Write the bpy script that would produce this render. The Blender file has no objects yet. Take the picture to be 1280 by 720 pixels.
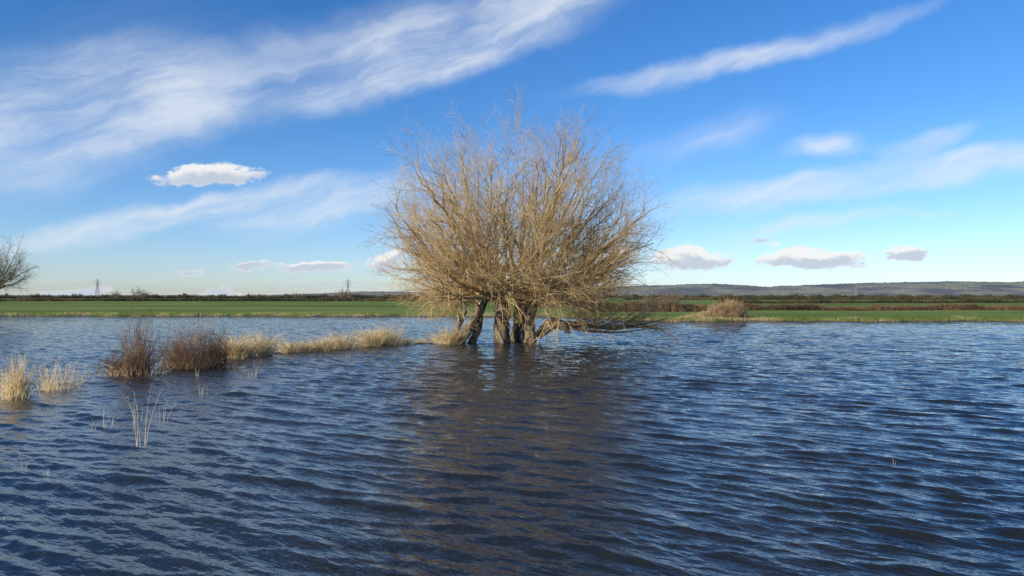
import bpy, math, random
import numpy as np
rng=np.random.default_rng(11); random.seed(7)
S=bpy.context.scene
F=924.0; H=2.5; HY=370.0
def wx(px,d): return (px-640)/F*d
def wz(py,d): return H+(HY-py)/F*d
def gd(py,z=0.0): return (H-z)*F/(py-HY)

# ---------------- mesh helpers ----------------
def mk(name,V,Fc,mat,smooth=False,parent=None,attr=None):
    V=np.asarray(V,dtype=np.float32); Fc=np.asarray(Fc,dtype=np.int32)
    me=bpy.data.meshes.new(name); k=Fc.shape[1]
    me.vertices.add(len(V)); me.vertices.foreach_set('co',V.ravel())
    me.loops.add(Fc.size); me.loops.foreach_set('vertex_index',Fc.ravel())
    me.polygons.add(len(Fc)); me.polygons.foreach_set('loop_start',np.arange(0,Fc.size,k,dtype=np.int32))
    try: me.polygons.foreach_set('loop_total',np.full(len(Fc),k,dtype=np.int32))
    except Exception: pass
    me.polygons.foreach_set('use_smooth',np.full(len(Fc),smooth))
    me.update(calc_edges=True); me.validate()
    ob=bpy.data.objects.new(name,me); S.collection.objects.link(ob)
    if mat: me.materials.append(mat)
    if parent: ob.parent=parent
    return ob
def empty(name,loc=(0,0,0)):
    e=bpy.data.objects.new(name,None); S.collection.objects.link(e); return e
def norm(a): return a/(np.linalg.norm(a,axis=-1,keepdims=True)+1e-9)
def tubes(P,R,sides):
    N,n,_=P.shape
    T=np.gradient(P,axis=1); T=norm(T)
    ref=np.where(np.abs(T[:,:1,2:3])>0.9,np.array([1.,0,0]),np.array([0,0,1.]))
    U=norm(np.cross(T,np.broadcast_to(ref,T.shape))); W=np.cross(T,U)
    a=np.arange(sides)/sides*2*np.pi
    V=P[:,:,None,:]+R[:,:,None,None]*(U[:,:,None,:]*np.cos(a)[None,None,:,None]+W[:,:,None,:]*np.sin(a)[None,None,:,None])
    idx=np.arange(N*n*sides).reshape(N,n,sides)
    a0=idx[:,:-1,:]; b0=idx[:,1:,:]
    Q=np.stack([a0,np.roll(a0,-1,2),np.roll(b0,-1,2),b0],-1).reshape(-1,4)
    return V.reshape(-1,3),Q
class Acc:
    def __init__(s): s.V=[];s.Q=[];s.n=0
    def add(s,P,R,sides=3):
        V,Q=tubes(P,R,sides); s.V.append(V); s.Q.append(Q+s.n); s.n+=len(V)
    def obj(s,name,mat,smooth=False,parent=None):
        return mk(name,np.concatenate(s.V),np.concatenate(s.Q),mat,smooth,parent)
def children(P,R,k,t0,t1,len_f,ang,up,n=4,rs=0.55,wob=0.06,rmin=0.004,jit=0.25):
    N,m,_=P.shape
    t=t0+(t1-t0)*(np.arange(k)[None,:]+rng.random((N,k)))/k
    f=t*(m-1); i=np.clip(f.astype(int),0,m-2); w=(f-i)[...,None]
    ar=np.arange(N)[:,None]
    A=P[ar,i]; B=P[ar,i+1]; o=(A*(1-w)+B*w).reshape(-1,3)
    T=norm(B-A).reshape(-1,3)
    r=(R[ar,i]*(1-w[...,0])+R[ar,i+1]*w[...,0]).reshape(-1)
    rv=norm(rng.normal(size=T.shape)); perp=norm(np.cross(T,rv))
    an=np.radians(ang*(1+jit*rng.normal(size=len(T))))[:,None]
    d=norm(T*np.cos(an)+perp*np.sin(an))
    L=len_f(t.reshape(-1))*(0.65+0.7*rng.random(len(T)))
    pts=[o]; cur=o; 
    for s in range(1,n):
        d=norm(d+np.array([0,0,up])*1.0/(n-1)+wob*rng.normal(size=d.shape))
        cur=cur+d*(L/(n-1))[:,None]; pts.append(cur)
    C=np.stack(pts,1)
    r0=np.maximum(r*rs,rmin)
    RR=r0[:,None]*np.linspace(1,0.25,n)[None,:]; RR=np.maximum(RR,rmin*0.5)
    return C,RR

# ---------------- material helpers ----------------
class NT:
    def __init__(s,nt): s.nt=nt
    def n(s,t,**k):
        nd=s.nt.nodes.new(t)
        for a,b in k.items(): setattr(nd,a,b)
        return nd
    def put(s,sock,v):
        if isinstance(v,bpy.types.NodeSocket): s.nt.links.new(v,sock)
        else: sock.default_value=v
    def m(s,op,a,b=0.0,c=None,clamp=False):
        nd=s.n('ShaderNodeMath',operation=op,use_clamp=clamp); s.put(nd.inputs[0],a); s.put(nd.inputs[1],b)
        if c is not None: s.put(nd.inputs[2],c)
        return nd.outputs[0]
    def dot(s,a,b):
        nd=s.n('ShaderNodeVectorMath',operation='DOT_PRODUCT'); s.put(nd.inputs[0],a); nd.inputs[1].default_value=b
        return nd.outputs['Value']
    def noise(s,vec,scale,detail=4,rough=0.5,dist=0.0,col=False):
        nd=s.n('ShaderNodeTexNoise'); s.put(nd.inputs['Vector'],vec); nd.inputs['Scale'].default_value=scale
        nd.inputs['Detail'].default_value=detail; nd.inputs['Roughness'].default_value=rough; nd.inputs['Distortion'].default_value=dist
        return nd.outputs['Color' if col else 'Fac']
    def mapping(s,vec,loc=(0,0,0),rot=(0,0,0),sc=(1,1,1),vt='POINT'):
        nd=s.n('ShaderNodeMapping',vector_type=vt); s.put(nd.inputs['Vector'],vec)
        nd.inputs['Location'].default_value=loc; nd.inputs['Rotation'].default_value=rot; nd.inputs['Scale'].default_value=sc
        return nd.outputs[0]
    def ramp(s,f,stops):
        nd=s.n('ShaderNodeValToRGB'); s.put(nd.inputs[0],f); e=nd.color_ramp.elements
        while len(e)<len(stops): e.new(0.5)
        for i,(p,c) in enumerate(stops): e[i].position=p; e[i].color=(*c,1) if len(c)==3 else c
        return nd.outputs[0]
    def ss(s,f,a,b):
        nd=s.n('ShaderNodeMapRange',interpolation_type='SMOOTHSTEP'); s.put(nd.inputs[0],f)
        nd.inputs[1].default_value=a; nd.inputs[2].default_value=b; return nd.outputs[0]
    def mix(s,f,a,b,bt='MIX'):
        nd=s.n('ShaderNodeMix',data_type='RGBA',blend_type=bt); s.put(nd.inputs[0],f); s.put(nd.inputs[6],a); s.put(nd.inputs[7],b)
        return nd.outputs[2]
def mat(name,stops,scale=1.0,rough=0.85,detail=3,sc=(1,1,1),bump=0,bscale=20,spec=0.2):
    M=bpy.data.materials.new(name); M.use_nodes=True; t=NT(M.node_tree); b=M.node_tree.nodes['Principled BSDF']
    tc=t.n('ShaderNodeTexCoord').outputs['Object']
    v=t.mapping(tc,sc=sc)
    f=t.noise(v,scale,detail,0.6)
    t.put(b.inputs['Base Color'],t.ramp(f,stops)); b.inputs['Roughness'].default_value=rough
    b.inputs['Specular IOR Level'].default_value=spec
    if bump:
        bn=t.n('ShaderNodeBump'); bn.inputs['Strength'].default_value=bump
        t.put(bn.inputs['Height'],t.noise(tc,bscale,5,0.6)); t.put(b.inputs['Normal'],bn.outputs[0])
    return M
M_bark=mat('willow_bark',[(0.36,(0.045,0.032,0.022)),(0.5,(0.17,0.125,0.08)),(0.66,(0.34,0.265,0.17))],5,sc=(1,1,0.25),bump=1.0,bscale=12)
M_limb=mat('willow_limb',[(0.3,(0.32,0.235,0.12)),(0.7,(0.56,0.44,0.24))],0.8)
M_twig=mat('willow_twig',[(0.3,(0.40,0.245,0.11)),(0.5,(0.56,0.375,0.17)),(0.7,(0.66,0.49,0.24))],0.35,detail=2)
M_dark=mat('dead_wood',[(0.3,(0.05,0.035,0.027)),(0.5,(0.16,0.115,0.08)),(0.7,(0.36,0.27,0.19))],3,bump=0.8)
M_deadtw=mat('dead_twig',[(0.3,(0.22,0.15,0.08)),(0.7,(0.50,0.37,0.21))],1)
M_straw=mat('dry_grass',[(0.3,(0.38,0.25,0.10)),(0.5,(0.66,0.50,0.25)),(0.7,(0.80,0.67,0.42))],2.5)
M_pale=mat('pale_reed',[(0.3,(0.45,0.36,0.2)),(0.7,(0.75,0.68,0.5))],2.5)
M_shrub=mat('shrub_twig',[(0.3,(0.10,0.055,0.033)),(0.5,(0.22,0.13,0.075)),(0.7,(0.37,0.25,0.135))],1.5)
M_hedge=mat('hedge_twig',[(0.3,(0.05,0.034,0.024)),(0.5,(0.15,0.095,0.055)),(0.7,(0.27,0.18,0.10))],0.12)
M_hedge2=mat('far_hedge',[(0.3,(0.035,0.045,0.022)),(0.5,(0.075,0.065,0.038)),(0.7,(0.17,0.13,0.07))],0.03)
M_tree2=mat('far_tree_bark',[(0.3,(0.15,0.115,0.075)),(0.7,(0.30,0.23,0.15))],0.3)
M_steel=mat('galvanised_steel',[(0.3,(0.2,0.22,0.24)),(0.7,(0.26,0.28,0.3))],1)

# ---------------- ground ----------------
def shore(x):
    t=1/(1+np.exp(-(x-9)/2.0))
    s=90*(1-t)+71.5*t
    return s+0.9*np.sin(x*0.31)+0.6*np.sin(x*0.83+1)+0.35*np.sin(x*2.1)
NA=900
rr=np.concatenate([[0.5],np.geomspace(2,60,90),np.linspace(60.5,105,170),np.geomspace(106,9000,159)])
aa=np.linspace(-np.pi,np.pi,NA)
RR_,AA_=np.meshgrid(rr,aa,indexing='ij'); X=RR_*np.sin(AA_); Y=RR_*np.cos(AA_)
d=Y-shore(X); sm=np.clip(d/2.5,0,1); sm=sm*sm*(3-2*sm)
front=np.clip((1.0-Y)/2,0,1)
Z=-0.9+np.maximum(sm,front)*1.22+np.where(d>2,0.05*np.sin(X*0.21)*np.sin(Y*0.13),0)
V=np.stack([X,Y,Z],-1).reshape(-1,3)
idx=np.arange(len(rr)*NA).reshape(len(rr),NA)
Q=np.stack([idx[:-1,:-1],idx[1:,:-1],idx[1:,1:],idx[:-1,1:]],-1).reshape(-1,4)
G=bpy.data.materials.new('field_grass'); G.use_nodes=True; t=NT(G.node_tree); b=G.node_tree.nodes['Principled BSDF']
tc=t.n('ShaderNodeTexCoord').outputs['Object']
n1=t.noise(t.mapping(tc,sc=(0.012,0.05,1)),1,4,0.6); n2=t.noise(tc,0.7,5,0.65)
f=t.m('ADD',t.m('MULTIPLY',n1,0.6),t.m('MULTIPLY',n2,0.4))
col=t.ramp(f,[(0.36,(0.075,0.12,0.02)),(0.48,(0.145,0.215,0.032)),(0.56,(0.225,0.29,0.055)),(0.64,(0.29,0.27,0.10))])
sx=t.n('ShaderNodeSeparateXYZ'); t.put(sx.inputs[0],tc)
sh=t.ss(t.m('ADD',sx.outputs[2],t.m('MULTIPLY',t.m('SUBTRACT',n2,0.5),0.5)),0.05,0.32)
col=t.mix(sh,(0.20,0.15,0.08,1),col)
far=t.ss(sx.outputs[1],250,1500)
col=t.mix(t.m('MULTIPLY',far,0.8),col,t.ramp(t.noise(t.mapping(tc,sc=(0.002,0.006,1)),1,3),[(0.4,(0.09,0.10,0.06)),(0.6,(0.19,0.22,0.12))]))
t.put(b.inputs['Base Color'],col); b.inputs['Roughness'].default_value=0.95; b.inputs['Specular IOR Level'].default_value=0.1
bn=t.n('ShaderNodeBump'); bn.inputs['Strength'].default_value=0.6; bn.inputs['Distance'].default_value=0.15
t.put(bn.inputs['Height'],n2); t.put(b.inputs['Normal'],bn.outputs[0])
mk('ground',V,Q,G,True)

# ---------------- water ----------------
Wm=bpy.data.materials.new('flood_water'); Wm.use_nodes=True; t=NT(Wm.node_tree); b=Wm.node_tree.nodes['Principled BSDF']
tc=t.n('ShaderNodeTexCoord').outputs['Object']
b.inputs['Base Color'].default_value=(0.017,0.020,0.020,1); b.inputs['Roughness'].default_value=0.02
b.inputs['IOR'].default_value=1.40; b.inputs['Specular IOR Level'].default_value=0.5
sx=t.n('ShaderNodeSeparateXYZ'); t.put(sx.inputs[0],tc)
rot=t.mapping(tc,rot=(0,0,math.radians(38)),sc=(1,1,1))
w1=t.noise(t.mapping(rot,sc=(0.7,2.2,1)),2.2,2,0.5)
w2=t.noise(t.mapping(rot,sc=(1.0,2.2,1)),7.0,2,0.5)
farw=t.ss(sx.outputs[1],12,45)
hgt=t.m('ADD',t.m('MULTIPLY',w1,t.m('ADD',t.m('MULTIPLY',farw,0.19),0.03)),t.m('MULTIPLY',w2,t.m('ADD',t.m('MULTIPLY',farw,0.035),0.014)))
bn=t.n('ShaderNodeBump'); bn.inputs['Strength'].default_value=1.0; bn.inputs['Distance'].default_value=1.0
t.put(bn.inputs['Height'],hgt); t.put(b.inputs['Normal'],bn.outputs[0])
nr,nc=1150,1050
r=np.geomspace(3.5,130,nr); a=np.linspace(math.radians(-56),math.radians(56),nc)
Rg,Ag=np.meshgrid(r,a,indexing='ij'); X=Rg*np.sin(Ag); Y=Rg*np.cos(Ag)
Hh=np.zeros_like(X); DX=np.zeros_like(X); DY=np.zeros_like(X)
dr=Rg*(math.log(130/3.5)/nr)
main=math.radians(-124)
wr=np.random.default_rng(23)
for i in range(76):
    lam=math.exp(wr.normal(math.log(0.42),0.48)); lam=min(max(lam,0.12),1.3)
    th=main+wr.normal()*0.30*(1.6 if lam<0.3 else 0.85)
    k=2*math.pi/lam; s=0.036*(1.0 if lam<0.9 else 0.75)
    A=s/k; cx,cy=math.cos(th),math.sin(th)
    ph=k*(cx*X+cy*Y)+wr.random()*6.283
    g=0.55+0.7*np.sin(X*wr.normal()*0.6+Y*wr.normal()*0.6+wr.random()*6.28)
    att=np.clip((lam/dr-2.2)/2.5,0,1)*g
    Hh+=A*att*np.cos(ph); DX-=0.9*A*att*cx*np.sin(ph); DY-=0.9*A*att*cy*np.sin(ph)
V=np.stack([X+DX,Y+DY,Hh],-1).reshape(-1,3)
idx=np.arange(nr*nc).reshape(nr,nc)
Q=np.stack([idx[:-1,:-1],idx[1:,:-1],idx[1:,1:],idx[:-1,1:]],-1).reshape(-1,4)
mk('water',V,Q[:,::-1],Wm,True)
mk('water',[(-400,-40,-0.10),(400,-40,-0.10),(400,100,-0.10),(-400,100,-0.10)],[(0,1,2,3)],Wm)

# ---------------- hills ----------------
HM=bpy.data.materials.new('hazed_hill_woods'); HM.use_nodes=True; t=NT(HM.node_tree); b=HM.node_tree.nodes['Principled BSDF']
tc=t.n('ShaderNodeTexCoord').outputs['Object']
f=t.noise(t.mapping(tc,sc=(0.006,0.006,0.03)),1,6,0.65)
t.put(b.inputs['Base Color'],t.ramp(f,[(0.38,(0.15,0.165,0.18)),(0.48,(0.22,0.23,0.22)),(0.56,(0.33,0.35,0.25)),(0.66,(0.26,0.23,0.20))]))  # woods and field patches, with bluish aerial haze painted into the colours
b.inputs['Roughness'].default_value=1; b.inputs['Specular IOR Level'].default_value=0
def hills(name,prof,D,depth,seed,amp):
    r2=np.random.default_rng(seed)
    px=np.array([p[0] for p in prof]); py=np.array([p[1] for p in prof])
    u=np.linspace(px[0],px[-1],700); top=np.interp(u,px,py)
    rows=24; Vs=[]
    for j in range(rows):
        q=j/(rows-1); dist=D+depth*q
        s=math.sin(min(q/0.75,1)*math.pi/2)**1.3
        if q>0.75: s=1-(q-0.75)*2
        hz=(HY-top)/F*(D+depth*0.75)+H
        n=sum(amp*np.sin(u*fr*0.05+ph+q*9*c)/fr for fr,ph,c in zip([1,2.3,5,11,23],r2.random(5)*6,r2.normal(size=5)))
        z=hz*s+n*s*0.6+r2.normal(size=len(u))*0.8*s
        Vs.append(np.stack([(u-640)/F*dist,np.full_like(u,dist),np.maximum(z,-1)*1.0],-1))
    V=np.concatenate(Vs); n_=len(u); idx=np.arange(rows*n_).reshape(rows,n_)
    Q=np.stack([idx[:-1,:-1],idx[:-1,1:],idx[1:,1:],idx[1:,:-1]],-1).reshape(-1,4)
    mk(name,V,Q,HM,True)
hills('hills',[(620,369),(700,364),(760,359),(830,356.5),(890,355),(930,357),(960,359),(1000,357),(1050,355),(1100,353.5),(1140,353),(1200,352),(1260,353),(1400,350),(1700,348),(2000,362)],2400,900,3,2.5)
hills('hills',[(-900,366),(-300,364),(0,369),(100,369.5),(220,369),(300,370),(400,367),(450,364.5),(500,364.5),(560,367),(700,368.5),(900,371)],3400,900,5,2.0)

# ---------------- main willow ----------------
tree=empty('pollard_willow_tree')
def trunk(acc,pts,rad,sides=16,n=18,fl=0.25):
    pts=np.array(pts,float); rad=np.array(rad,float); tt=np.linspace(0,1,len(pts)); u=np.linspace(0,1,n)
    P=np.stack([np.interp(u,tt,pts[:,i]) for i in range(3)],-1)
    for _ in range(2): P[1:-1]=(P[:-2]+2*P[1:-1]+P[2:])/4
    R=np.interp(u,tt,rad)*(1+0.06*rng.normal(size=n))
    V,Q=tubes(P[None],R[None],sides)
    V=V.reshape(n,sides,3); c=P[:,None,:]; a=np.arange(sides)/sides*2*np.pi
    fl_=1+0.12*np.sin(a*3+rng.random()*6)+0.09*np.sin(a*5+rng.random()*6); fl_=fl_[None,:,None]+0.05*rng.normal(size=(n,sides,1))
    V=(c+(V-c)*fl_).reshape(-1,3)
    acc.V.append(V); acc.Q.append(Q+acc.n); acc.n+=len(V)
tr=Acc()
def pp(px,py,d): return (wx(px,d),d,wz(py,d))
heads=[]
def T(l,r_,head=True):
    trunk(tr,[pp(*p) for p in l],r_); 
    if head: heads.append(np.array(pp(*l[-1])))
T([(568,440,38.6),(577,424,38.7),(590,405,38.8),(601,388,39),(608,370,39.2)],[0.38,0.26,0.21,0.19,0.13])
T([(587,438,39.2),(592,424,39.2),(600,408,39.4),(600,392,39.6),(590,370,39.8)],[0.26,0.18,0.16,0.16,0.12])
T([(564,438,39.9),(569,420,40),(577,400,40),(582,386,40),(578,370,40)],[0.17,0.12,0.11,0.11,0.08])
T([(628,438,39.4),(628,420,39.4),(627,402,39.4),(629,388,39.4),(626,372,39.5)],[0.50,0.42,0.38,0.44,0.22])
T([(661,438,39.9),(662,420,39.9),(661,402,39.9),(663,388,39.9),(668,372,40)],[0.44,0.35,0.32,0.40,0.2])
T([(641,436,41.4),(645,418,41.4),(648,400,41.4),(650,386,41.5),(652,372,41.5)],[0.38,0.28,0.26,0.34,0.2])
tr.obj('trunks',M_bark,True,tree)
heads=np.array(heads)
def env(el): return np.interp(np.degrees(el),[-10,0,12,22,35,48,60,75,90],[4.0,5.0,6.8,8.4,10.1,11.2,11.4,11.5,11.5])
C=np.array([0.30,39.8,1.7])
NL=104
ends=[];starts=[]
for i in range(NL):
    u=(i+0.5)/NL
    el=math.asin(min(1,0.17+0.83*u))
    az=i*2.39996+rng.normal()*0.22
    L=env(el)*(0.70+0.18*rng.random())
    e=C+L*np.array([math.cos(el)*math.cos(az),math.cos(el)*math.sin(az)*0.85,math.sin(el)])
    hd=heads+rng.normal(size=heads.shape)*0.12
    w=np.linalg.norm((heads-C-0.25*(e-C))[:,:2],axis=1)+rng.random(len(heads))*1.8
    h=hd[np.argmin(w)]
    starts.append(h+np.array([0,0,-0.25*rng.random()])); ends.append(e)
P0=np.array(starts);P2=np.array(ends); dlt=P2-P0
P1=P0+dlt*np.array([0.54,0.54,0.48])+rng.normal(size=dlt.shape)*0.45
n=16; u=np.linspace(0,1,n)[None,:,None]
L0=(1-u)**2*P0[:,None]+2*u*(1-u)*P1[:,None]+u*u*P2[:,None]
wig=np.cumsum(rng.normal(size=L0.shape)*0.085,axis=1)*np.array([1,1,0.5]); wig-=wig[:,:1]
L0+=wig
r0=0.045+0.085*rng.random(NL)
R0=r0[:,None]*np.linspace(1,0.16,n)[None,:]**0.9
la=Acc(); la.add(L0,R0,7)
L1,R1=children(L0,R0,11,0.28,1.0,lambda t:2.8-1.0*t,38,0.16,n=8,rs=0.60,wob=0.11,rmin=0.010)
la.add(L1,R1,4); la.obj('limbs',M_limb,True,tree)
ta=Acc()
L2,R2=children(L1,R1,8,0.12,1.0,lambda t:1.3-0.5*t,38,0.18,n=5,rs=0.55,wob=0.12,rmin=0.0058)
ta.add(L2,R2,3)
L3,R3=children(L2,R2,3,0.15,1.0,lambda t:0.62-0.2*t,34,0.2,n=3,rs=0.65,wob=0.08,rmin=0.0048)
ta.add(L3,R3,3)
L4,R4=children(L0,R0,3,0.05,1.0,lambda t:1.2+0*t,30,0.4,n=4,rs=0.15,rmin=0.006)
ta.add(L4,R4,3)
ta.obj('twigs',M_twig,False,tree)
sp=Acc()
K=200; hi=rng.integers(0,len(heads),K); o=heads[hi]+rng.normal(size=(K,3))*np.array([0.25,0.25,0.3])-np.array([0,0,0.1])
az=rng.random(K)*6.283; el=np.radians(rng.uniform(0,75,K)); dd=np.stack([np.cos(el)*np.cos(az),np.cos(el)*np.sin(az),np.sin(el)],-1)
Ls=rng.uniform(0.5,2.6,K)
u=np.linspace(0,1,6)[None,:,None]
SPp=o[:,None]+dd[:,None]*Ls[:,None,None]*u+np.array([0,0,1.])*(u**2)*0.4*Ls[:,None,None]*rng.uniform(-0.6,1,(K,1,1))
SR=np.linspace(0.014,0.005,6)[None,:]*np.ones((K,1)); sp.add(SPp,SR,3)
a1,b1=children(SPp,SR,3,0.2,0.95,lambda t:0.7-0.3*t,30,0.1,n=3,rs=0.6,rmin=0.005); sp.add(a1,b1,3)
sp.obj('sprouts',M_twig,False,tree)
dr_=Acc(); K=38
P0=heads[rng.integers(0,len(heads),K)]; side=np.where(rng.random(K)<0.68,1,-1)
ex=np.where(side>0,rng.uniform(2.5,6.6,K),rng.uniform(-5.4,-3,K)); P2=np.stack([ex,39.8+rng.uniform(-3,3,K),rng.uniform(0.9,3.2,K)],-1)
P1=(P0+P2)/2+np.array([0,0,1])*rng.uniform(0.6,2.0,(K,1))
u=np.linspace(0,1,9)[None,:,None]; DP=(1-u)**2*P0[:,None]+2*u*(1-u)*P1[:,None]+u*u*P2[:,None]+rng.normal(size=(K,9,3))*0.04
DR=np.linspace(0.05,0.01,9)[None,:]*np.ones((K,1)); dr_.add(DP,DR,5)
a1,b1=children(DP,DR,9,0.25,1,lambda t:1.4-0.6*t,40,-0.02,n=5,rs=0.5,rmin=0.007,wob=0.12); dr_.add(a1,b1,3)
a2,b2=children(a1,b1,5,0.15,1,lambda t:0.6-0.2*t,34,0,n=3,rs=0.6,rmin=0.005); dr_.add(a2,b2,3)
dr_.obj('low_branches',M_twig,False,tree)

fal=empty('fallen_willow_trunk')
fa=Acc()
trunk(fa,[pp(672,421,40.3),pp(679,414,40.2),pp(688,406,40),pp(697,403,39.8),pp(705,409,39.6),pp(712,417,39.5)],[0.16,0.26,0.30,0.28,0.20,0.08])
trunk(fa,[pp(695,404,39.9),pp(720,405,40),pp(745,409,40),pp(770,411,40.2),pp(795,407,40.3),pp(834,398,40.5)],[0.15,0.12,0.10,0.08,0.055,0.02],10)
trunk(fa,[pp(700,405,39.9),pp(722,412,39.4),pp(745,415,39.2),pp(775,416,39),pp(808,411,39)],[0.12,0.09,0.07,0.05,0.02],8)
fa.obj('log',M_dark,True,fal)
fb=Acc(); K=48
ox=rng.uniform(700,808,K); P0=np.array([pp(q,408,40+rng.normal()*0.2) for q in ox])
P2=P0+np.stack([rng.uniform(0.5,2.0,K),rng.normal(size=K)*1.2,rng.uniform(-0.2,1.3,K)],-1)
P1=(P0+P2)/2+np.stack([0*ox,0*ox,rng.uniform(-0.3,0.2,K)],-1)
u=np.linspace(0,1,6)[None,:,None]; DP=(1-u)**2*P0[:,None]+2*u*(1-u)*P1[:,None]+u*u*P2[:,None]
DR=np.linspace(0.03,0.01,6)[None,:]*np.ones((K,1)); fb.add(DP,DR,4)
a1,b1=children(DP,DR,7,0.2,1,lambda t:0.8-0.3*t,40,0.1,n=4,rs=0.5,rmin=0.007); fb.add(a1,b1,3)
a2,b2=children(a1,b1,4,0.2,1,lambda t:0.4+0*t,40,0.1,n=3,rs=0.6,rmin=0.005); fb.add(a2,b2,3)
fb.obj('branches',M_deadtw,False,fal)

# ---------------- grass tufts / reeds / shrubs ----------------
def blades(acc,cx,cy,rx,ry,K,h,lean=0.5,r=0.006,base=-0.05,hvar=0.4,droop=0.5):
    q=rng.normal(size=(K,2))*0.5; o=np.stack([cx+q[:,0]*rx,cy+q[:,1]*ry,np.full(K,base)],-1)
    hh=h*(1-hvar+2*hvar*rng.random(K))*np.exp(-0.35*(q**2).sum(1))
    out=np.stack([q[:,0],q[:,1]],-1)*0.6+rng.normal(size=(K,2))*0.5
    l=out*lean*hh[:,None]
    n=5; u=np.linspace(0,1,n)
    P=np.zeros((K,n,3))
    P[:,:,0]=o[:,0:1]+l[:,0:1]*u**1.6; P[:,:,1]=o[:,1:2]+l[:,1:2]*u**1.6
    dz=rng.uniform(0,droop,K)[:,None]
    P[:,:,2]=base+hh[:,None]*(u-dz*u**3*0.7)
    acc.add(P,np.linspace(r,r*0.4,n)[None,:]*np.ones((K,1)),3)
def at(px,py): d=gd(py); return wx(px,d),d
def tuft(name,lst,m,**k):
    a=Acc()
    for (px,py,w,h,K) in lst:
        x,d=at(px,py); s=d/F
        blades(a,x,d,w*s*0.6,max(w*s*0.5,0.3),K,h*s*1.2,**k)
    return a.obj(name,m)
tuft('dry_grass_tuft',[(22,497,24,40,260),(10,495,14,26,50)],M_straw,lean=0.4,hvar=0.5)
tuft('dry_grass_tuft',[(72,487,34,32,100),(60,486,14,22,40),(88,486,16,24,26)],M_straw,lean=0.65,hvar=0.5,r=0.005)
strip=[(296,447,20,22,450),(310,446,12,12,150),(328,444,18,20,350),(364,440,30,11,380),(385,439,24,10,280),(405,438,26,12,350),(428,436,28,15,430),(462,433,22,17,420),(484,431,28,17,450),(507,430,20,7,150),(528,428,26,5,130),(548,428,16,8,200),(560,430,18,16,350)]
tuft('dry_grass_bank',strip,M_straw,lean=0.9,r=0.009,hvar=0.65)
def bank(name,pts,w,hgt,m):
    P=np.array([(at(px,py)) for px,py in pts]); 
    u=np.linspace(0,1,60); tt=np.linspace(0,1,len(P)); cx=np.interp(u,tt,P[:,0]); cy=np.interp(u,tt,P[:,1])
    V=[];n=9; hm=0.7+0.5*np.sin(np.arange(60)*0.9)+0.2*rng.normal(size=60)
    for j in range(n):
        s=j/(n-1)*2-1
        z=hgt*(1-s*s)*hm-0.12
        V.append(np.stack([cx,cy+s*w*(1+0.15*rng.normal(size=60)),z],-1))
    V=np.concatenate(V); idx=np.arange(n*60).reshape(n,60)
    mk(name,V,np.stack([idx[:-1,:-1],idx[:-1,1:],idx[1:,1:],idx[1:,:-1]],-1).reshape(-1,4),m,True)
M_mud=mat('bank_litter',[(0.35,(0.10,0.07,0.035)),(0.6,(0.28,0.20,0.1))],6,bump=1)
bank('mud_bank',[(262,449),(300,446),(350,441),(430,435.5),(500,430.5),(575,428)],0.4,0.14,M_mud)
def shrub(name,px,py,w,h,clumps,m,tall=12,lit=240):
    x,d=at(px,py); s=d/F; w*=s;h*=s
    e=empty(name); a=Acc()
    for (ox,cw,ch,K) in clumps:
        cx=x+ox*w; 
        q=rng.normal(size=(K,2))*0.5
        o=np.stack([cx+q[:,0]*w*cw*0.5,d+q[:,1]*w*cw*0.5,np.full(K,-0.05)],-1)
        el=np.radians(90-np.abs(rng.normal(size=K))*36); el=np.maximum(el,0.1); az=rng.random(K)*6.283
        L=(w*cw*0.5*np.cos(el)+h*ch*np.sin(el))*rng.uniform(0.3,0.95,K)
        dd=np.stack([np.cos(el)*np.cos(az),np.cos(el)*np.sin(az),np.sin(el)],-1)
        u=np.linspace(0,1,6)[None,:,None]
        P=o[:,None]+dd[:,None]*L[:,None,None]*u+np.array([0,0,1.])*u**2*0.1*L[:,None,None]+np.cumsum(rng.normal(size=(K,6,3))*0.028,axis=1)
        R=np.linspace(0.010,0.0035,6)[None,:]*np.ones((K,1)); a.add(P,R,3)
        c1,r1=children(P,R,5,0.2,0.95,lambda t:0.42-0.2*t,42,0.12,n=4,rs=0.6,rmin=0.0042,wob=0.2); a.add(c1,r1,3)
        c2,r2=children(c1,r1,2,0.2,0.95,lambda t:0.18+0*t,40,0.1,n=3,rs=0.6,rmin=0.0032,wob=0.2); a.add(c2,r2,3)
    K=tall; o=np.stack([x+rng.normal(size=K)*w*0.12,d+rng.normal(size=K)*0.3,np.full(K,-0.05)],-1)
    u=np.linspace(0,1,7)[None,:,None]; L=h*rng.uniform(0.9,1.35,K)
    P=o[:,None]+u*np.stack([rng.normal(size=K)*0.12*L,rng.normal(size=K)*0.12*L,L],-1)[:,None]+np.cumsum(rng.normal(size=(K,7,3))*0.02,axis=1)
    R=np.linspace(0.010,0.0035,7)[None,:]*np.ones((K,1)); a.add(P,R,3)
    c1,r1=children(P,R,6,0.35,0.98,lambda t:0.35-0.15*t,32,0.2,n=4,rs=0.6,rmin=0.0038); a.add(c1,r1,3)
    a.obj('stems',m,False,e)
    g=Acc(); blades(g,x,d,w*0.55,w*0.4,lit,h*0.30,lean=1.0,r=0.007); g.obj('dead_litter',M_deadtw,False,e)
    g=Acc(); blades(g,x-w*0.1,d-0.2,w*0.45,w*0.3,50,h*0.28,lean=1.0,r=0.006); g.obj('dead_stems',M_straw,False,e)
    return e
shrub('bare_shrub',170,467,74,68,[(0,0.45,0.85,85),(-0.2,0.45,0.38,50),(0.1,0.28,1.1,44)],M_shrub,tall=16)
shrub('bare_shrub',247,458,88,58,[(0,0.7,0.95,170),(-0.26,0.4,0.7,80),(0.26,0.42,0.65,80)],M_shrub,tall=10)
st=Acc()
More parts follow.
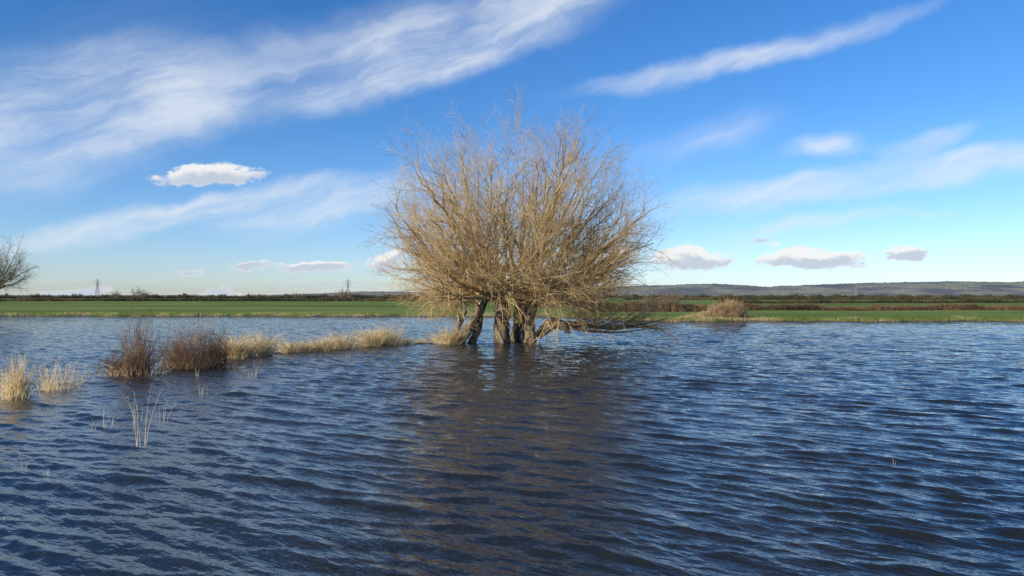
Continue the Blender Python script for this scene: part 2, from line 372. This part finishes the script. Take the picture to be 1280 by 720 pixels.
def stalks(px,py,w,h,K,lean=0.3,r=0.0035):
    x,d=at(px,py); s=d/F; blades(st,x,d,w*s*0.6,w*s*0.6,K,h*s,lean=lean,r=r,hvar=0.45,droop=0.15)
for a_ in [(178,555,12,75,7),(172,530,10,40,5),(125,535,26,32,7),(205,525,20,26,5),(28,585,4,46,2),(62,592,12,12,4),(253,494,12,18,6),(247,470,10,14,5),(318,470,10,18,6),(325,455,8,24,5),(100,478,20,18,8),(436,448,26,9,7),(1116,577,3,9,2),(1200,592,6,8,2),(1216,593,6,9,2),(8,650,4,10,2)]:
    stalks(*a_)
st.obj('reed_stalks',M_pale)
def tuft_z(name,lst,m,**k):
    a=Acc()
    for (px,d,w,h,K) in lst: blades(a,wx(px,d),d,w,w*0.6,K,h,**k)
    return a.obj(name,m)
tuft_z('reed_bed',[(914,75,1.0,1.9,900),(900,75,1.2,1.5,900),(922,76,0.8,1.3,500),(884,75,1.4,0.9,600),(868,74.5,1.4,0.7,400),(850,73.5,1.2,0.4,200),(838,73,1.2,0.25,100)],mat('reed',[(0.3,(0.32,0.20,0.10)),(0.7,(0.62,0.46,0.25))],1.0),lean=0.35,r=0.022,base=0.0)
fr=Acc(); K=9000
xs=rng.uniform(-75,75,K); ys=shore(xs)+rng.uniform(0.4,3.2,K)
P=np.zeros((K,3,3)); hgt_=rng.uniform(0.08,0.3,K)
for j,u_ in enumerate([0,0.5,1]):
    P[:,j,0]=xs+rng.normal(size=K)*0.05*u_; P[:,j,1]=ys; P[:,j,2]=-0.0+np.clip((ys-shore(xs))/2.5,0,1)*0.25+hgt_*u_
fr.add(P,np.array([[0.03,0.025,0.01]])*np.ones((K,1)),3); fr.obj('shoreline_grass',mat('shore_grass',[(0.35,(0.09,0.15,0.025)),(0.5,(0.17,0.21,0.05)),(0.62,(0.42,0.34,0.18))],0.25))

# ---------------- hedges ----------------
def hedge(name,p0,p1,h,w,K,r,m,var=0.35,z0=0.3):
    a=Acc(); u=rng.random(K); p0=np.array(p0);p1=np.array(p1)
    o=p0+(p1-p0)*u[:,None]; nrm=np.array([-(p1-p0)[1],(p1-p0)[0]]); nrm=nrm/np.linalg.norm(nrm)
    o=o+nrm*rng.normal(size=(K,1))*w*0.35
    L=np.linalg.norm(p1-p0); s_=u*L
    prof=1+var*(0.5*np.sin(s_*0.21+1)+0.4*np.sin(s_*0.57+2)+0.35*np.sin(s_*1.3)+0.2*np.sin(s_*3.1))
    hh=h*prof*rng.uniform(0.35,1.0,K)
    d=rng.normal(size=(K,2))*0.28*h
    P=np.zeros((K,4,3))
    for j,q in enumerate([0,0.35,0.7,1]):
        P[:,j,:2]=o+d*q+rng.normal(size=(K,2))*0.04*h; P[:,j,2]=z0-0.1+hh*q
    a.add(P,np.array([[1,0.9,0.7,0.35]])*r*rng.uniform(0.6,1.3,(K,1)),3); return a.obj(name,m)
hedge('hedgerow',(wx(925,112),112),(wx(1420,112),112),1.0,1.2,13000,0.035,M_hedge)
hedge('hedgerow',(wx(735,104),104),(wx(925,106),106),1.5,2.0,8000,0.03,M_hedge,var=0.3)
hedge('hedgerow',(wx(900,210),210),(wx(1400,250),250),1.3,2,9000,0.06,M_hedge2)
hedge('hedgerow',(wx(780,420),420),(wx(1420,480),480),2.0,4,9000,0.14,M_hedge2)
hedge('hedgerow',(wx(-150,300),300),(wx(560,330),330),1.6,3,13000,0.10,M_hedge2,var=0.25)
hedge('hedgerow',(wx(-150,620),620),(wx(640,700),700),3.4,6,9000,0.25,M_hedge2,var=0.5)
hedge('hedgerow',(wx(380,480),480),(wx(560,480),480),3.0,5,3000,0.15,M_hedge2,var=0.5)
hedge('hedgerow',(wx(640,900),900),(wx(1450,1000),1000),4.0,10,8000,0.4,M_hedge2,var=0.5)

# ---------------- distant bare trees ----------------
def bare_tree(name,px,d,h,wd,NL=22,r=0.12,k1=9,k2=7,k3=4,rt=0.02):
    x=wx(px,d); e=empty(name); a=Acc(); base=np.array([x,d,0.2])
    P=np.linspace(0,1,6)[None,:,None]*np.array([0,0,h*0.3])+base; a.add(P,np.linspace(r*3,r*1.8,6)[None],8)
    i=np.arange(NL); el=np.arcsin(0.05+0.94*(i+0.5)/NL); az=i*2.4
    E=base+np.array([0,0,h*0.3])+np.stack([np.cos(el)*np.cos(az)*wd/2,np.cos(el)*np.sin(az)*wd/2,np.sin(el)*h*0.62],-1)*rng.uniform(0.65,1,(NL,1))
    P0=base+np.stack([0*el,0*el,h*rng.uniform(0.18,0.3,NL)],-1); P1=(P0+E)/2-np.array([0,0,0.04*h])
    u=np.linspace(0,1,8)[None,:,None]; L=(1-u)**2*P0[:,None]+2*u*(1-u)*P1[:,None]+u*u*E[:,None]+rng.normal(size=(NL,8,3))*0.012*h
    R=np.linspace(r,r*0.25,8)[None]*np.ones((NL,1)); a.add(L,R,5)
    A,B=children(L,R,k1,0.15,1,lambda t:h*(0.24-0.12*t),38,0.15,n=5,rs=0.5,rmin=rt*1.3,wob=0.12); a.add(A,B,3)
    A,B=children(A,B,k2,0.15,1,lambda t:h*(0.10-0.04*t),38,0.05,n=4,rs=0.6,rmin=rt); a.add(A,B,3)
    A,B=children(A,B,k3,0.15,1,lambda t:h*0.04+0*t,38,0,n=3,rs=0.7,rmin=rt*0.8); a.add(A,B,3)
    a.obj('branches',M_tree2,False,e)
bare_tree('bare_tree',-2,210,21,20,NL=26,r=0.18,k1=9,k2=7,k3=3,rt=0.02)
for px,d,h,wd in [(145,430,6.5,8),(172,400,8,9),(181,405,6.5,8),(428,440,8,8),(437,450,6,7),(370,520,6,9),(545,420,6,9)]:
    bare_tree('bare_tree',px,d,h,wd,NL=12,k1=6,k2=5,k3=3,r=0.1,rt=0.035)
bare_tree('bare_tree',840,104,3.7,4.6,NL=18,k1=7,k2=6,k3=3,r=0.05,rt=0.014)
bare_tree('bare_tree',812,108,3.2,5.0,NL=18,k1=7,k2=6,k3=3,r=0.05,rt=0.014)

# ---------------- pylons ----------------
def seg(a,p,q,r): a.add(np.array([[p,q]],float),np.array([[r,r]]),4)
def pylon(px,d,h):
    a=Acc(); x=wx(px,d); w0=h*0.1
    lv=[0,0.25,0.45,0.6,0.72,0.84,1.0]; ws=[1,0.72,0.5,0.36,0.3,0.22,0.02]
    r=0.22*h/36
    cs=[(-1,-1),(1,-1),(1,1),(-1,1)]
    for i in range(6):
        z0,z1=lv[i]*h,lv[i+1]*h; a0,a1=ws[i]*w0,ws[i+1]*w0
        for j in range(4):
            c,c2=cs[j],cs[(j+1)%4]
            seg(a,(x+c[0]*a0,d+c[1]*a0,z0),(x+c[0]*a1,d+c[1]*a1,z1),r)
            seg(a,(x+c[0]*a0,d+c[1]*a0,z0),(x+c2[0]*a1,d+c2[1]*a1,z1),r*0.6)
            seg(a,(x+c2[0]*a0,d+c2[1]*a0,z0),(x+c[0]*a1,d+c[1]*a1,z1),r*0.6)
    for q,arm in [(0.62,0.17),(0.75,0.21),(0.88,0.15)]:
        seg(a,(x-arm*h,d,q*h),(x+arm*h,d,q*h),r*0.9); 
        for s in (-1,1):
            seg(a,(x+s*arm*h,d,q*h),(x,d,(q+0.06)*h),r*0.7); seg(a,(x+s*arm*h,d,q*h),(x+s*arm*h,d,(q-0.05)*h),r*0.7)
    a.obj('electricity_pylon',M_steel); return (x,d,h)
A_=pylon(-190,1150,36); B_=pylon(122,1250,32); C_=pylon(435,1350,34); D_=pylon(700,1500,36); pylon(1070,2000,36)
wa=Acc()
for p,q in [(A_,B_),(B_,C_),(C_,D_)]:
    for qq,arm in [(0.57,0.17),(0.70,0.21),(0.83,0.15)]:
        for s in (-1,1):
            u=np.linspace(0,1,20); P=np.stack([p[0]+s*arm*p[2]+(q[0]-p[0])*u,p[1]+(q[1]-p[1])*u,qq*(p[2]+(q[2]-p[2])*u)-9*4*u*(1-u)],-1)
            wa.add(P[None],np.full((1,20),0.06),3)
wa.obj('power_lines',M_steel)

# ---------------- world ----------------
sun_az=math.radians(-128); sun_el=math.radians(20)
W=bpy.data.worlds.new("World"); S.world=W; W.use_nodes=True; W.name='sky'
try: W.cycles.sampling_method='NONE'
except Exception as ex: print(ex)
nt=W.node_tree; nt.nodes.clear(); t=NT(nt)
sky=t.n('ShaderNodeTexSky',sky_type='NISHITA'); sky.sun_disc=False; sky.sun_elevation=sun_el; sky.sun_rotation=sun_az
sky.air_density=1.0; sky.dust_density=0.3; sky.ozone_density=2.5
tc=t.n('ShaderNodeTexCoord').outputs['Generated']
sp_=t.n('ShaderNodeSeparateXYZ'); t.put(sp_.inputs[0],tc)
az=t.m('MULTIPLY',t.m('ARCTAN2',sp_.outputs[0],sp_.outputs[1]),57.2958)
el=t.m('MULTIPLY',t.m('ARCSINE',sp_.outputs[2]),57.2958)
cb=t.n('ShaderNodeCombineXYZ'); t.put(cb.inputs[0],az); t.put(cb.inputs[1],el); cb.inputs[2].default_value=1.0; base=cb.outputs[0]
def warp(vec,scale,amt,det=3):
    c=t.noise(vec,scale,det,0.55,col=True)
    s1=t.n('ShaderNodeVectorMath',operation='SUBTRACT'); t.put(s1.inputs[0],c); s1.inputs[1].default_value=(0.5,0.5,0.5)
    s2=t.n('ShaderNodeVectorMath',operation='MULTIPLY'); t.put(s2.inputs[0],s1.outputs[0]); s2.inputs[1].default_value=(amt[0],amt[1],0)
    s3=t.n('ShaderNodeVectorMath',operation='ADD'); t.put(s3.inputs[0],vec); t.put(s3.inputs[1],s2.outputs[0]); return s3.outputs[0]
def ae(px,py):
    a=math.atan((px-640)/F); e=math.atan((HY-py)/F*math.cos(a)); return math.degrees(a),math.degrees(e)
def blobs(vec,lst,off=(0,0)):
    tot=None
    for x0,y0,x1,y1,w,s in lst:
        a0,e0=ae(x0,y0);a1,e1=ae(x1,y1); cx,cy=(a0+a1)/2-off[0],(e0+e1)/2-off[1]
        L=math.hypot(a1-a0,e1-e0)/2; th=math.atan2(e1-e0,a1-a0); ww=w/F*57.3; c_,s_=math.cos(th),math.sin(th)
        uu=t.dot(vec,(c_/L,s_/L,-(cx*c_+cy*s_)/L)); vv=t.dot(vec,(-s_/ww,c_/ww,-(-cx*s_+cy*c_)/ww))
        r2=t.m('MULTIPLY_ADD',uu,uu,t.m('MULTIPLY',vv,vv))
        v=t.m('MULTIPLY',t.m('SUBTRACT',1.0,t.m('SQRT',r2),clamp=True),s)
        tot=v if tot is None else t.m('ADD',tot,v)
    return tot
vw2=warp(base,0.16,(6,2.6),5)
cir=blobs(vw2,[(-300,210,330,90,90,1.3),(-60,160,280,110,50,0.6),(40,150,860,-70,68,1.1),(330,140,740,5,34,0.9),(-100,70,350,10,50,0.4),(380,75,900,-60,44,0.7),
 (640,125,1260,-20,20,1.15),(740,210,1020,135,34,0.8),(-60,325,330,238,22,1.6),(180,264,570,226,30,1.8),(200,290,520,255,22,0.8),
 (740,268,1130,226,26,1.2),(930,240,1400,184,26,1.7),(1000,215,1500,165,24,0.5),(860,302,1180,253,14,1.0),(960,190,1110,172,18,1.3),(1080,190,1240,153,17,1.4),(1080,272,1240,268,6,0.8),
 (-200,-300,700,-420,130,0.9),(500,-260,1500,-420,120,0.8),(-900,60,-200,40,90,1.0),(1500,100,2200,0,80,1.0)])  # first two here: unseen overhead clouds, added for the water to reflect
rotv=t.mapping(vw2,rot=(0,0,math.radians(-19)))
f1=t.noise(t.mapping(rotv,sc=(0.045,0.45,1)),1.0,6,0.66)
f2=t.noise(t.mapping(rotv,sc=(0.10,0.28,1)),1.0,4,0.55)
fib=t.m('ADD',t.m('MULTIPLY',f1,0.48),t.m('MULTIPLY',f2,0.52))
fib=t.ss(fib,0.35,0.67)
ca=t.m('MULTIPLY',t.ss(cir,0.0,1.15),t.m('ADD',t.m('MULTIPLY',fib,0.72),0.19))
ca=t.m('MINIMUM',ca,0.76)
vc=warp(base,0.55,(3.0,1.1),5)
CU=[(803,324,940,325,17,2.1),(830,314,890,313,12,1.2),(930,325,1105,326,14,2.1),(965,317,1020,315,10,1.0),(1030,320,1080,319,8,0.8),(1095,318,1180,318,11,1.9),(728,324,800,318,20,1.9),(448,331,516,325,16,2.0),(476,319,514,316,11,1.4),(325,334,455,332,10,1.9),(275,333,348,330,8,1.3),
 (164,224,350,215,14,1.7),(205,213,310,207,10,1.1),(245,367,310,364,8,1.7),(30,371,155,364,10,1.7),(212,341,264,339,5,1.1),(920,303,990,303,9,0.9),(-200,320,-60,318,16,1.4),(1330,318,1460,316,14,1.4)]
cu=blobs(vc,CU)
cn=t.noise(t.mapping(base,sc=(1,1.7,1)),1.3,6,0.65)
cua=t.ss(t.m('ADD',cu,t.m('MULTIPLY',t.m('SUBTRACT',cn,0.5),2.2)),0.18,0.85)
cua=t.m('MULTIPLY',cua,t.ss(cu,0.0,0.42))
cu2=blobs(vc,CU[:13],off=(0.3,-0.55))
dif=t.m('SUBTRACT',cu2,cu)
lit=t.ss(t.m('ADD',dif,t.m('MULTIPLY',t.m('SUBTRACT',cn,0.5),-1.2)),-1.0,0.05)
cucol=t.mix(lit,(5.6,6.2,7.2,1),(9.3,9.2,9.0,1))
tint=t.ramp(t.m('DIVIDE',el,60,clamp=True),[(0.0,(0.60,0.70,0.98)),(0.1,(0.43,0.60,0.87)),(0.22,(0.28,0.52,0.80)),(0.42,(0.185,0.47,0.79)),(1.0,(0.13,0.39,0.74))])
skyc=t.mix(1.0,sky.outputs[0],tint,'MULTIPLY'); skyc=t.mix(1.0,skyc,(2.0,2.0,2.0,1),'MULTIPLY')
c=t.mix(ca,skyc,(7.9,8.5,9.2,1)); c=t.mix(t.m('MULTIPLY',cua,0.93),c,cucol)
bg=t.n('ShaderNodeBackground'); t.put(bg.inputs[0],c); bg.inputs[1].default_value=0.1
out=t.n('ShaderNodeOutputWorld'); nt.links.new(bg.outputs[0],out.inputs[0])
sl=bpy.data.lights.new('sun','SUN'); sl.energy=5.0; sl.angle=math.radians(0.5); sl.color=(1,0.89,0.71)
so=bpy.data.objects.new('sun',sl); S.collection.objects.link(so)
from mathutils import Vector
dv=Vector((math.sin(sun_az)*math.cos(sun_el),math.cos(sun_az)*math.cos(sun_el),math.sin(sun_el)))
so.rotation_euler=dv.to_track_quat('Z','Y').to_euler(); so.location=(-20,-20,30)
cd=bpy.data.cameras.new('camera'); cd.sensor_width=36; cd.lens=26; cd.clip_end=20000; cd.clip_start=0.1
co=bpy.data.objects.new('camera',cd); S.collection.objects.link(co); co.location=(0,0,H)
co.rotation_euler=(math.radians(90)+math.atan(10/F),0,0); S.camera=co
S.view_settings.view_transform='Standard'; S.view_settings.look='None'; S.view_settings.exposure=0
